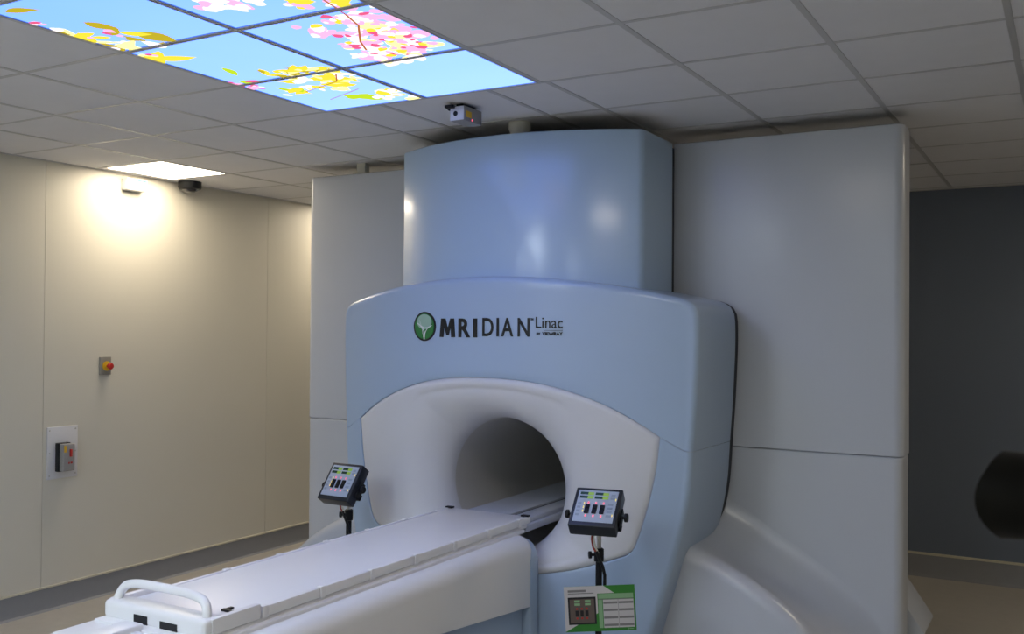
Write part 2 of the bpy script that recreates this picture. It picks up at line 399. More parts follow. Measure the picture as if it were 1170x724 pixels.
# ------------------------------------------------------------------ the scanner
SC = root('mri_linac_scanner', (XC, 5.0, 0), 'large pale blue and grey scanner with round bore and tower reaching almost to the ceiling', 'mri scanner')
def fy(x): return 4.2+.2*(x/1.07)**2
def Wp(x): return (x, -.254-.335*abs(x)**2.4)
NT = 97
W_top = [Wp(-.9+1.8*i/(NT-1)) for i in range(NT)]
arc = [(x, .262-.118*x*x) for x in [-.99+1.98*i/60 for i in range(61)]]
O_top = smoothpath([(-1.045, -.579), (-1.060, -.35), (-1.070, -.1), (-1.070, .03)], 6)+[(-1.066, .075), (-1.052, .108), (-1.028, .130)]+arc+[(1.028, .130), (1.052, .108), (1.066, .075)]+smoothpath([(1.070, .03), (1.070, -.1), (1.060, -.35), (1.045, -.579)], 6)
O_top = resample(O_top, NT)
def cyl(x, z, y): return (XC+x, y, ZC+z)
def cover(Wpath, Opath, name, yback=4.93, radial=14, r=.034, down=False):
    n = len(Wpath); sgn = 1
    Oin = offset2(Opath, -r)
    # make sure the inset lies inside
    rings = []
    Win = Wpath
    rings.append([cyl(x, z, fy(x)+.016) for x, z in Win])
    rings.append([cyl(x, z, fy(x)+.006) for x, z in Win])
    We = [(w[0]+(o[0]-w[0])*.02, w[1]+(o[1]-w[1])*.02) for w, o in zip(Win, Oin)]
    rings.append([cyl(x, z, fy(x)+.001) for x, z in We])
    for k in range(1, radial+1):
        t = k/radial*.98+.02
        R = [(w[0]+(o[0]-w[0])*t, w[1]+(o[1]-w[1])*t) for w, o in zip(Win, Oin)]
        rings.append([cyl(x, z, fy(x)) for x, z in R])
    for k in range(1, 9):
        a = k/8*PI/2
        R = [(i_[0]+(o_[0]-i_[0])*math.sin(a), i_[1]+(o_[1]-i_[1])*math.sin(a)) for i_, o_ in zip(Oin, Opath)]
        rings.append([cyl(x, z, fy(i_[0])+r*(1-math.cos(a))) for (x, z), i_ in zip(R, Oin)])
    for k in range(1, 5):
        t = k/4
        rings.append([cyl(x*(1+.012*t), z, (fy(i_[0])+r)*(1-t)+yback*t) for (x, z), i_ in zip(Opath, Oin)])
    return MB().grid(rings).build(name, 'blue', SC, auto=30)
up = cover(W_top, O_top, 'upper_front_cover'); 
Wl = smoothpath([(.9, -.5155), (.884, -.66), (.858, -.80), (.818, -.95), (.790, -1.035)], 6)
Wl = resample(Wl, 20)
Wb = smoothpath([(.790, -1.035), (.772, -1.066), (.735, -1.090), (.66, -1.118), (.45, -1.186), (.2, -1.228), (0, -1.240)], 6)
Wb = resample(Wb, 28)
Wlow = Wl+Wb[1:]; Wlow = Wlow+[(-x, z) for x, z in Wlow[::-1][1:]]
Ol = resample(smoothpath([(1.045, -.5805), (1.03, -.80), (.99, -1.01), (.93, -1.23)], 6), 20)
Ob = smoothpath([(.93, -1.23), (.862, -1.46), (.76, -1.80), (.735, -1.875)], 6)+[(0, -1.875)]
Ob = resample(Ob, 28)
Olow = Ol+Ob[1:]; Olow = Olow+[(-x, z) for x, z in Olow[::-1][1:]]
cover(Wlow, Olow, 'lower_front_cover')
# rubber seal between front covers and the rear panels
full = [(x*1.004, z-.002) for x, z in O_top]+[(x*1.004, z) for x, z in Olow[1:-1]]
sl = MB(); sl.grid([[cyl(x*.985, z, 4.90) for x, z in full], [cyl(x, z, 4.93) for x, z in full], [cyl(x*1.002, z, 4.998) for x, z in full]], True); sl.build('rubber_seal', 'rubber', SC)
# white face with flared bore
loop = W_top[:-1]+Wlow[:-1]
n = len(loop); BZ = -.825; BR = .35
inn = offset2(loop, -.006, True)
def bp(x, z):
    a = math.atan2(z-BZ, x); return (BR*math.cos(a), BZ+BR*math.sin(a))
rings = []
for d, dy in ((.0005, .015), (.0015, .010), (.006, .004), (.017, -.002), (.026, -.003)):
    R = offset2(loop, -d, True); rings.append([cyl(x, z, fy(x)+dy) for x, z in R])
base = offset2(loop, -.026, True)
for k in range(1, 9):
    t = k/8
    R = []
    for x, z in base:
        b = bp(x, z); dist = math.hypot(b[0]-x, b[1]-z); fl = min(.27, dist*.86)   # flare radius
        tt = (dist-fl)/dist*t
        xx, zz = x+(b[0]-x)*tt, z+(b[1]-z)*tt
        R.append(cyl(xx, zz, fy(xx)-.003+.012*t*t))
    rings.append(R)
for k in range(1, 25):
    a = k/24*PI/2; R = []
    for x, z in base:
        b = bp(x, z); dist = math.hypot(b[0]-x, b[1]-z); fl = min(.27, dist*.86); t0 = (dist-fl)/dist
        tt = t0+(1-t0)*math.sin(a); xs, zs = x+(b[0]-x)*t0, z+(b[1]-z)*t0
        y0 = fy(xs)+.009; xx, zz = x+(b[0]-x)*tt, z+(b[1]-z)*tt
        R.append(cyl(xx, zz, y0+(4.49-y0)*(1-math.cos(a))))
    rings.append(R)
MB().grid(rings, True).build('bore_surround', 'white', SC, auto=50)
rings = [[cyl(*bp(x, z), 4.49+t) for x, z in base] for t in (0, .3, .6, 1.0, 1.5, 2.4)]
MB().grid(rings, True).build('bore_tube', 'bore', SC)
# tower
def ty(x): return 4.30+.21*(x/.74)**2
def tower_outline():
    pts = []
    xs = [-.715+1.43*i/40 for i in range(41)]
    front = [(x, ty(x)) for x in xs]
    r = .045
    right = [(.715+.025*math.sin(a), ty(.715)+.030*(1-math.cos(a))+.012*math.sin(a)) for a in [PI/2*k/8 for k in range(1, 9)]]
    left = [(-x, y) for x, y in right[::-1]]
    return [(-.735, 4.93)]+left+front+right+[(.735, 4.93)]
to = tower_outline()
tb = MB(); z0, z1 = .10+ZC, 1.0+ZC
pts = [(XC+x, y) for x, y in to]
off = offset2(pts, .012)
tb.grid([[(x, y, z0) for x, y in pts], [(x, y, z1-.012) for x, y in pts]]+[[(p[0]+(q[0]-p[0])*(1-math.cos(a)), p[1]+(q[1]-p[1])*(1-math.cos(a)), z1-.012+.012*math.sin(a)) for p, q in zip(pts, off)] for a in (PI/8, PI/4, 3*PI/8, PI/2)])
tb.build('tower_cover', 'towerblue', SC, auto=40)
tp_ = MB(); ot_ = offset2(pts, .03); tp_.add([(x, y, z1-.0005) for x, y in off], [list(range(len(off)))]); tp_.add([(x, y, z1-.002) for x, y in off], [list(range(len(off)))]); tp_.build('tower_top_shade', 'dark', SC, smooth=False)  # dark sheet added on the tower top to deepen the shade below the ceiling
bx('tower_gap_shade', 'rubber', SC, XC-.72, XC+.72, 4.93, 5.02, 1.9, ZC+.98)  # dark body painting the shadow in the gap behind the tower
# rear side panels, upper and lower, left and right
def panel(x0, x1, za, zb, name, outer):
    pts = []; r = .045; y0, y1 = 5.0, 5.23
    ri = .008
    def corner(cx, cy, rr, a0):
        return [(cx+rr*math.cos(a0+PI/2*k/6), cy+rr*math.sin(a0+PI/2*k/6)) for k in range(7)]
    rl, rr_ = (r, ri) if outer < 0 else (ri, r)
    pts += corner(x0+rl, y0+rl, rl, PI)+corner(x1-rr_, y0+rr_, rr_, 1.5*PI)+corner(x1-r, y1-r, r, 0)+corner(x0+r, y1-r, r, PI/2)
    m = MB(); inner = offset2(pts, .006, True)
    def lay(P, z): return [(XC+x, y, z) for x, y in P]
    m.grid([lay(inner, za), lay(pts, za+.004), lay(pts, zb-.006), lay(inner, zb)], True)
    m.add(lay(inner, za), [list(range(len(inner)))]); m.add(lay(inner, zb), [list(range(len(inner)))])
    o = m.build(name, 'cover', SC, auto=40)
    if zb > 2: i2 = offset2(pts, .012, True); MB().grid([lay(i2, zb-.001), lay(i2, zb+.002)], True).add(lay(i2, zb+.002), [list(range(len(i2)))]).build('panel_top_shade', 'dark', o, smooth=False)  # added dark sheet keeps the gap above the panel in shade
    return o
ZT = ZC+1.005; ZS = 1.265
panel(.713, 1.890, ZS+.0012, ZT, 'upper_side_panel', 1); panel(.713, 1.885, .02, ZS-.0012, 'lower_side_panel', 1)
panel(-1.890, -.713, ZS+.0012, ZT, 'upper_side_panel', -1); panel(-1.885, -.713, .02, ZS-.0012, 'lower_side_panel', -1)
bx('seam_backing', 'cover', SC, XC-1.87, XC-.75, 5.03, 5.20, ZS-.02, ZS+.02, 0); bx('seam_backing', 'cover', SC, XC+.75, XC+1.87, 5.03, 5.20, ZS-.02, ZS+.02, 0)
# magnet body behind
mg = MB(); circ = [(math.cos(2*PI*k/64), math.sin(2*PI*k/64)) for k in range(64)]
mg.grid([[cyl(x*BR*1.0, BZ+z*BR*1.0, 6.87) for x, z in circ], [cyl(x*.5, BZ+z*.5, 6.92) for x, z in circ], [cyl(x*.98, BZ+z*.98, 6.9) for x, z in circ], [cyl(x*1.02, BZ+z*1.02, 6.85) for x, z in circ], [cyl(x*1.02, BZ+z*1.02, 5.26) for x, z in circ], [cyl(x*.5, BZ+z*.5, 5.26) for x, z in circ]], True)
mg.build('magnet_body', 'cover', SC)
# swept base skirts, both sides, front and rear
def skirt(side, y_front, y_back):
    F = smoothpath([(.70, -1.00), (.93, -1.045), (1.12, -1.108), (1.30, -1.195), (1.45, -1.29), (1.57, -1.40), (1.67, -1.54), (1.73, -1.70), (1.75, -1.85)], 6)
    Bk = smoothpath([(.70, -.90), (.97, -.985), (1.13, -1.060), (1.26, -1.145), (1.47, -1.270), (1.66, -1.405), (1.79, -1.55), (1.84, -1.70), (1.85, -1.85)], 6)
    nn = 44; F = resample(F, nn); Bk = resample(Bk, nn)
    prof = [(0, 0, 0)]
    rings = []
    yf, yb = y_front, y_back; s = 1 if yb > yf else -1
    bot = [(x, -1.875) for x, z in F]
    rings.append([cyl(side*x, z, yf) for x, z in bot])
    rr = .07
    rings.append([cyl(side*x, max(z-rr, -1.874), yf) for x, z in F])
    for k in range(1, 7):
        a = k/6*PI/2*.86
        rings.append([cyl(side*x, max(z-rr*(1-math.sin(a)), -1.873), yf+s*rr*(1-math.cos(a))) for x, z in F])
    for k in range(1, 25):
        t = math.sin(k/24*PI/2); y = yf+s*rr+(yb-yf-s*rr)*t
        row = []
        for (x, z), (X, Z) in zip(F, Bk):
            e = t*t*(3-2*t); q_ = max(0, (t-.62)/.38); zz = z+(Z-z)*t-.045*math.sin(PI*min(1, t/.9))*min(1, max(0, (x-.9)/.3))-.03*t+.15*(1-math.sqrt(max(0, 1-q_*q_)))
            row.append(cyl(side*(x+(X-x)*t), zz, y))
        rings.append(row)
    return MB().grid(rings).build('base_skirt', 'cover', SC, auto=60)
for sd in (-1, 1):
    skirt(sd, 4.50, 5.0)
    R_ = [(.75, -1.875), (.75, -1.0), (1.3, -1.05), (1.7, -1.20), (1.80, -1.28), (1.958, -1.512), (1.80, -1.875)]
    MB().prism([(XC+sd*x, ZC+z) for x, z in R_], 'y', 5.24, 5.60, .008).build('rear_skirt', 'cover', SC)

# ------------------------------------------------------------------ emblem and lettering on the front cover
def text_mesh(body, size, extrude, off):
    cu = D.curves.new('t', 'FONT'); cu.body = body; cu.size = size; cu.extrude = extrude; cu.offset = off; cu.resolution_u = 4
    o = D.objects.new('t', cu); COL.objects.link(o)
    dg = bpy.context.evaluated_depsgraph_get(); dg.update()
    me = D.meshes.new_from_object(o.evaluated_get(dg)); D.objects.remove(o); return me
def letters(name, body, x0, x1, z0, z1, off=0.0, m='logo_black'):
    me = text_mesh(body, 1.0, .02, off)
    xs = [v.co.x for v in me.vertices]; ys = [v.co.y for v in me.vertices]
    ax, bx_, ay, by = min(xs), max(xs), min(ys), max(ys)
    bm = bmesh.new(); bm.from_mesh(me)
    for v in bm.verts:
        x = x0+(v.co.x-ax)/(bx_-ax)*(x1-x0); z = z0+(v.co.y-ay)/(by-ay)*(z1-z0)
        v.co = Vector((XC+x, fy(x)-.002-(.003 if v.co.z > 0 else 0), ZC+z))
    bm.to_mesh(me); bm.free(); me.name = name
    return finish(name, me, m, SC, smooth=False)
MP = [(0, 0), (.09, 1), (.36, 1), (.53, .48), (.70, 1), (.93, 1), (1, 0), (.76, 0), (.72, .58), (.58, .10), (.46, .10), (.29, .58), (.24, 0)]
lm = MB().prism([(XC-.272+u*.100, ZC-.050+v*.097) for u, v in MP], 'y', 4.203, 4.2095); lm.xf(lambda p: Vector((p.x, p.y+fy(p.x-XC)-fy(-.22), p.z))); lm.build('logo_letter', 'logo_black', SC, smooth=False)
for ch, a, b in (('R', -.150, -.076), ('I', -.058, -.034)):
    letters('logo_letter', ch, a, b, -.050, .047, .028 if ch == 'R' else .02)
for ch, a, b in (('D', -.002, .062), ('I', .081, .094), ('A', .108, .175), ('N', .200, .264)):
    letters('logo_letter', ch, a, b, -.043, .050, .012)
letters('trademark_sign', 'TM', .269, .284, .037, .049)
letters('logo_word', 'Linac', .298, .437, .000, .055)
letters('logo_tagline', 'BY', .302, .322, -.034, -.022, .01)
letters('logo_tagline', 'VIEWRAY', .332, .437, -.036, -.019, .01)
lr = MB(); lr.box(XC+.302, XC+.437, fy(.37)-.004, fy(.37)+.006, ZC-.012, ZC-.0105); lr.build('logo_rule', 'logo_black', SC, smooth=False)
# round tree emblem
ex, ez, ea, eb = -.378, .005, .078, .077
def ell(a, b, lift, zf=None):
    P = []
    for k in range(48):
        t = 2*PI*k/48; x, z = ex+a*math.cos(t), ez+b*math.sin(t); P.append((XC+x, fy(x)-lift, ZC+z))
    return P
def disc(name, a, b, lift, m, parent, dx=0, dz=0):
    P = [(p[0]+dx, p[1], p[2]+dz) for p in ell(a, b, lift)]; Q = [(p[0], p[1]+.003, p[2]) for p in P]
    mm = MB().grid([Q, P], True); mm.add(P, [list(range(48))]); return mm.build(name, m, parent, smooth=False)
em = disc('logo_emblem', ea, eb, .003, 'logo_black', SC)
disc('emblem_disc', ea*.87, eb*.88, .0045, 'logo_green', em)
disc('emblem_crown', ea*.66, eb*.52, .0058, 'logo_pale', em, .000, .024)
tr = MB()
def stroke(pts, w0, w1):
    m_ = len(pts)
    for i in range(m_-1):
        (xa, za), (xb, zb) = pts[i], pts[i+1]; l = math.hypot(xb-xa, zb-za) or 1
        nx, nz = -(zb-za)/l, (xb-xa)/l; wa = w0+(w1-w0)*i/(m_-1); wb = w0+(w1-w0)*(i+1)/(m_-1)
        q = [(xa+nx*wa, za+nz*wa), (xb+nx*wb, zb+nz*wb), (xb-nx*wb, zb-nz*wb), (xa-nx*wa, za-nz*wa)]
        tr.add([(XC+ex+x, fy(ex+x)-.0070, ZC+ez+z) for x, z in q], [(0, 1, 2, 3)])
stroke([(.000, -.068), (.004, -.045), (.000, -.025), (-.012, -.008), (-.034, .010), (-.052, .018)], .0045, .0020)
stroke([(.002, -.050), (.010, -.028), (.024, -.010), (.052, .004)], .0030, .0014)
stroke([(-.022, .002), (.000, -.008), (.028, -.006), (.054, .006)], .0026, .0014)
stroke([(-.002, -.060), (-.010, -.030), (-.014, -.010), (-.034, .034)], .0022, .0010)
tr.build('emblem_tree', 'logo_white', em, smooth=False)

# stubs between scanner top and ceiling
t = root('vent_pipe', (XC+.07, 4.44, ZC+1.0), 'short cream pipe stub between top of the blue tower and the ceiling', 'pipe')
MB().lathe((XC+.07, 4.44, ZC+1.0), (0, 0, 1), [(.05, 0), (.05, .03), (.058, .045), (.058, .081), (0, .081)]).build('pipe_body', 'pipe', t)
MB().lathe((XC+.07, 4.44, ZC+1.0), (0, 0, 1), [(.05, .0005), (.066, .0005), (.066, .012), (.05, .014)]).build('pipe_collar', 'pipe', t)
t = root('ceiling_bracket', (-4.065, 5.065, ZT), 'small pale bracket above the top edge of the left grey side panel', 'bracket')
bx('bracket_block', 'pipe', t, -4.10, -4.03, 5.04, 5.09, ZT, CEIL, .004)
bx('bracket_foot', 'pipe', t, -4.12, -4.01, 5.025, 5.105, ZT+.0005, ZT+.012, .003)

# ------------------------------------------------------------------ patient couch
CT = root('patient_couch', (XC, 3.2, 0), 'long white patient couch running into the bore, with an arched handle at its near end', 'patient table')
def C(x): return XC+x
ZTOP = ZC-.940
body = [(-.30, ZC-1.36), (-.30, ZC-1.08)]+[(-.30+.06*(1-math.cos(a)), ZC-1.08+.06*math.sin(a)) for a in [PI/2*k/6 for k in range(1, 7)]]
body = body+[(-x, z) for x, z in body[::-1]]
# white body cover: rounded top shoulders, lower edge sloping down towards the scanner
mb = MB(); rings = []
def body_ring(y, ins=0):
    zb = ZC-1.267-.097*(y-3.349)
    x = .335-ins; zt = ZC-1.004-ins*.8; r = .075
    P = [(-x, zb)]+[(-x, zt-r)]+[(-x+r*(1-math.cos(a)), zt-r+r*math.sin(a)) for a in [PI/2*k/8 for k in range(1, 9)]]
    P = P+[(-px_, pz) for px_, pz in P[::-1]]
    return [(C(px_), y, pz) for px_, pz in P]
for y, i_ in ((1.90, .05), (1.905, .02), (1.93, 0), (2.6, 0), (3.2, 0), (3.8, 0), (4.08, 0), (4.115, .003), (4.135, .010), (4.145, .03)): rings.append(body_ring(y, i_))
mb.grid(rings); mb.add(rings[0], [list(range(len(rings[0])))]); mb.add(rings[-1], [list(range(len(rings[-1])))])
mb.build('couch_body_cover', 'couch', CT, auto=50)
bx('couch_base', 'blue', CT, C(-.30), C(.30), 2.35, 4.10, 0, ZC-1.20, .015)
# pale blue end plate wrapping the far end
ep = [(-.335, .0), (-.335, ZC-1.12)]+[(-.335+.08*(1-math.cos(a)), ZC-1.12+.09*math.sin(a)) for a in [PI/2*k/8 for k in range(1, 9)]]
ep = ep+[(-x, z) for x, z in ep[::-1]]
MB().prism([(C(x), z) for x, z in ep], 'y', 4.110, 4.185, .010).build('end_plate', 'blue', CT, auto=50)
bx('carriage', 'couch', CT, C(-.255), C(.262), 1.98, 4.18, ZC-1.008, ZC-.990, .004)
bx('carriage_rail', 'couch', CT, C(-.232), C(.240), 2.12, 4.24, ZC-.996, ZC-.978, .003)
# table top with side lips and index notches
tp = MB(); tp.box(C(-.238), C(.238), 2.20, 4.27, ZTOP-.036, ZTOP-.004, .006)
tp.build('tabletop', 'couch', CT)
for sx in (-1, 1):
    lip = MB(); yy = [2.42+.29*k for k in range(7)]+[4.275]
    for a, b in zip(yy, yy[1:]):
        x0, x1 = sorted((C(sx*.226), C(sx*.247))); lip.box(x0, x1, a+.014, b-.012, ZTOP-.036, ZTOP, .004, 2)
        x0, x1 = sorted((C(sx*.228), C(sx*.250))); lip.box(x0, x1, a-.012, a+.014, ZTOP-.038, ZTOP+.003, .003, 2)
    x0, x1 = sorted((C(sx*.222), C(sx*.247))); lip.box(x0, x1, 2.19, 2.40, ZTOP-.036, ZTOP+.014, .004, 2)
    lip.build('side_rail', 'couch', CT)
    lt = MB(); x0, x1 = sorted((C(sx*.205), C(sx*.247))); lt.box(x0, x1, 4.235, 4.262, ZTOP-.002, ZTOP+.006, .002); lt.build('end_latch', 'black', CT)
eb_ = MB(); eb_.box(C(-.240), C(.243), 2.160, 2.245, ZTOP-.046, ZTOP+.016, .016, 4); ebo = eb_.build('end_block', 'couch', CT)
bx('slot', 'dark', ebo, C(-.085), C(-.020), 2.1585, 2.17, ZTOP-.040, ZTOP-.010, smooth=False); bx('slot', 'dark', ebo, C(.040), C(.120), 2.1585, 2.17, ZTOP-.044, ZTOP-.014, smooth=False)
# arched handle
hp = [(-.228, ZTOP+.010), (-.226, ZTOP+.030), (-.212, ZTOP+.055), (-.185, ZTOP+.070), (-.12, ZTOP+.078), (0, ZTOP+.080), (.12, ZTOP+.078), (.185, ZTOP+.070), (.212, ZTOP+.055), (.226, ZTOP+.030), (.228, ZTOP+.010)]
hp = smoothpath([(x*.93, z-.006) for x, z in hp], 4)
hd = MB(); hd.tube([(C(x), 2.195+.05*(z-ZTOP)/.08*.4, z) for x, z in hp], .0150, 14)
hd.build('handle', 'couch', CT)
lk = MB(); lk.box(C(.150), C(.205), 2.315, 2.330, ZTOP-.005, ZTOP+.003, .001); lk.box(C(.150), C(.165), 2.325, 2.36, ZTOP-.005, ZTOP+.001, .001); lk.build('lock_catch', 'black', CT)
# docking shelf that sticks out at the near end
sh = MB(); sh.box(C(-.245), C(.03), 1.93, 2.18, ZTOP-.068, ZTOP-.048, .006); sh.build('docking_shelf', 'couch', CT)
sh = MB(); sh.box(C(-.085), C(.00), 1.90, 2.13, ZTOP-.049, ZTOP-.020, .006); sh.box(C(.005), C(.06), 1.90, 2.10, ZTOP-.060, ZTOP-.034, .005); sh.build('docking_block', 'couch', CT)
bx('near_end_apron', 'couch', CT, C(-.32), C(.32), 1.84, 2.0, ZC-1.10, ZTOP-.070, .02)
# bridge through the bore
bx('bridge_plank', 'cover', CT, C(-.20), C(.060), 4.29, 6.5, ZC-.998, ZC-.968, .004); bx('bridge_plank', 'cover', CT, C(.085), C(.185), 4.29, 6.5, ZC-.998, ZC-.972, .004); bx('bore_bridge', 'cover', CT, C(-.20), C(.21), 4.28, 6.5, ZC-1.03, ZC-.996, .004)
bx('bridge_slot', 'dark', CT, C(.058), C(.087), 4.30, 6.49, ZC-.994, ZC-.980, 0)

# ------------------------------------------------------------------ control consoles on poles
def add_box_rot(m, c, sx, sy, sz, T, r=0):
    k = MB().box(c[0]-sx/2, c[0]+sx/2, c[1]-sy/2, c[1]+sy/2, c[2]-sz/2, c[2]+sz/2, r); k.xf(T); m.add(k.v, k.f); return m
def console(loc, label, hz=1.075, tdeg=50, yaw=0):
    R0 = root('control_console', (0, 0, 0), label, 'control box', 'control consoles on poles')
    ORIG[R0.name] = Vector((0, 0, 0))
    tilt = math.radians(-tdeg)
    Rm = Matrix.Rotation(tilt, 3, 'X')
    T = lambda p: Rm @ p+Vector((0, -.01, hz))
    w, h, d = .208, .212, .066
    m = MB(); add_box_rot(m, (0, 0, 0), w, d, h, T, .006); house = m.build('housing', 'housing', R0)
    yf = -d/2
    fp = MB(); add_box_rot(fp, (0, yf-.0005, .003), .176, .0022, .174, T, .0008); face = fp.build('face_panel', 'face', R0)
    fw, fh = .176, .174
    def q(mm, u0, u1, v0, v1, dy=.0012, lift=.0016):
        add_box_rot(mm, ((u0+u1)/2*fw-fw/2, yf-lift-dy/2, .003+fh/2-(v0+v1)/2*fh), (u1-u0)*fw, dy, (v1-v0)*fh, T)
    for (u, v) in ((.05, .07), (.05, .19), (.43, .07), (.43, .19)):
        k = MB(); q(k, u, u+.20, v, v+.075); disp = k.build('display', 'lcd', face)
        k = MB(); q(k, u+.19, u+.34, v, v+.085); k.build('display_digits', 'lcdg', disp, smooth=False)
    k = MB()
    for u, u1, v in [(.83, .94, .10), (.83, .94, .20)]+[(a_, b_, v_) for v_ in (.40, .52, .64, .76) for a_, b_ in ((.80, .93), (.04, .13))]:
        k = MB(); q(k, u, u1, v, v+.065, .0006); k.build('printed_key', 'faceprint', face, smooth=False)
    for u in (.30, .49, .68):
        k = MB(); q(k, u-.055, u+.055, .48, .74, .006); sw = k.build('rocker_switch', 'black', face)
        k = MB(); q(k, u-.045, u+.045, .50, .60, .0095); k.build('rocker_cap', 'black', sw)
    for u in (.30, .49, .68):
        for v in (.375, .785): k = MB(); q(k, u-.014, u+.022, v, v+.06, .0015); k.build('red_indicator', 'ledr', face, smooth=False)
    for u, v in ((.19, .40), (.19, .52), (.19, .64), (.955, .24), (.945, .74)):
        k = MB(); q(k, u, u+.022, v, v+.065, .0015); k.build('yellow_indicator', 'ledy', face, smooth=False)
    # yoke with side knobs
    yk = MB()
    for s in (-1, 1):
        add_box_rot(yk, (s*(w/2+.006), .018, -.018), .006, .040, .088, T, .001)
    add_box_rot(yk, (0, d/2+.012, -.045), w+.018, .006, .03, T, .001)
    yk.build('yoke', 'black', R0)
    for s in (-1, 1):
        kb = MB().lathe((s*(w/2+.009), .0, .0), (s, 0, 0), [(0, 0), (.007, 0), (.007, .010), (.018, .011), (.019, .014), (.019, .022), (.016, .026), (0, .026)], 12)
        kb.xf(lambda p: Rm @ (p+Vector((0, .012, -.012)))+Vector((0, -.01, hz))); kb.build('knob', 'black', R0)
    MB().tube([(0, .035, .885), (0, .035, hz-.02)], .010, 16).build('upper_pole', 'steel', R0)
    pl = MB(); pl.tube([(0, .035, .02), (0, .035, .90)], .0145, 16); pl.build('pole', 'black', R0)
    cl = MB().lathe((0, .035, .86), (0, 0, 1), [(.014, 0), (.022, .003), (.022, .055), (.014, .060)], 16); clo = cl.build('clamp', 'black', R0)
    MB().lathe((-.014, .020, .892), (-1, -.5, 0), [(0, 0), (.006, 0), (.006, .014), (.016, .016), (.016, .028), (0, .030)], 10).build('clamp_knob', 'black', clo)
    bs = MB().lathe((0, .035, 0), (0, 0, 1), [(0, 0), (.16, 0), (.16, .008), (.12, .016), (.03, .024), (.02, .03), (.0, .03)], 32); bs.build('foot_plate', 'black', R0)
    cb = MB(); cb.tube([(-.020, .0, .995), (-.022, -.010, .965), (-.014, -.014, .93), (.004, -.012, .905)], .0045, 8); cb.build('wire', 'wirered', R0)
    cb = MB(); cb.tube([(-.012, .0, .995), (-.015, -.004, .965), (-.006, -.008, .935), (.008, -.010, .905)], .004, 8); cb.build('wire', 'wirewhite', R0)
    cb = MB(); cb.tube([(.000, -.012, .915), (.012, -.010, .885), (.026, -.004, .85), (.034, .004, .81), (.030, .020, .74), (.012, .028, .60)], .007, 10); cb.build('cable', 'black', R0)
    R0.location = loc; R0.rotation_euler = (0, 0, math.radians(yaw)); return R0
def copy_tree(o, parent=None):
    c = o.copy(); COL.objects.link(c); c.parent = parent
    for ch in [k for k in D.objects if k.parent == o]: copy_tree(ch, c)
    return c
console((-1.785, 3.85, 0), 'black control console on a pole to the right of the couch, above the green card', 1.085, 50, 11)
console((-3.30, 3.98, 0), 'black control console on a pole beyond the left side of the couch', 1.055, 36, -2)

# ------------------------------------------------------------------ instruction card hanging on the right pole
CW, CH = .306, .196
card = root('instruction_card', (-1.768, 3.848, .668), 'green and white instruction card hanging on the right console pole', 'card')
ORIG[card.name] = Vector((0, 0, 0))
def cq(m, u0, u1, v0, v1, l): 
    m.add([(u0*CW-CW/2, -l, CH/2-v0*CH), (u1*CW-CW/2, -l, CH/2-v0*CH), (u1*CW-CW/2, -l, CH/2-v1*CH), (u0*CW-CW/2, -l, CH/2-v1*CH)], [(0, 1, 2, 3)])
def cpoly(m, P, l): m.add([(u*CW-CW/2, -l, CH/2-v*CH) for u, v in P], [list(range(len(P)))])
MB().box(-CW/2, CW/2, -.0005, .0015, -CH/2, CH/2).build('card_sheet', 'green', card, smooth=False)
k = MB(); cpoly(k, [(0, 0), (.56, 0), (.71, .17), (.47, .17), (.47, .60), (.17, .85), (0, .99)], .0009); k.build('white_area', 'cardwhite', card, smooth=False)
k = MB(); cq(k, .055, .31, .075, .125, .0012); cq(k, .055, .42, .145, .165, .0012); k.build('title_print', 'cardgrey', card, smooth=False)
k = MB(); cq(k, .05, .445, .235, .84, .0012); ph = k.build('console_picture', 'logo_black', card, smooth=False)
k = MB(); cq(k, .075, .42, .28, .80, .0014); k.build('picture_ground', 'cardbrown', ph, smooth=False)
for u in (.10, .25):
    for v in (.30, .37): k = MB(); cq(k, u+.04, u+.12, v, v+.05, .0016); k.build('pictured_display', 'palegreen', ph, smooth=False)
for u in (.15, .22, .29): k = MB(); cq(k, u, u+.045, .53, .66, .0016); k.build('pictured_switch', 'logo_black', ph, smooth=False)
for u in (.16, .23, .30):
    for v in (.47, .68): k = MB(); cq(k, u, u+.025, v, v+.04, .0016); k.build('pictured_light', 'red', ph, smooth=False)
k = MB(); cq(k, .48, .975, .18, .285, .0012); cq(k, .48, .535, .31, .93, .0012); k.build('table_header', 'palegreen', card, smooth=False)
k = MB(); cq(k, .545, .975, .31, .93, .0012); tb_ = k.build('text_table', 'cardwhite', card, smooth=False)
k = MB()
for v in (.355, .515, .68, .845): cq(k, .55, .75, v, v+.05, .0014); cq(k, .765, .97, v, v+.05, .0014)
cq(k, .48, .975, .29, .305, .0014); cq(k, .757, .762, .31, .93, .0014)
k.build('table_lines', 'cardgrey', tb_, smooth=False)
k = MB(); cpoly(k, [(.875, .945), (.885, .93), (.893, .96), (.885, .99), (.878, .98)], .0012); cq(k, .90, .96, .955, .97, .0012); k.build('corner_mark', 'palegreen', card, smooth=False)
card.rotation_euler = (0, math.radians(-3.5), math.radians(27))

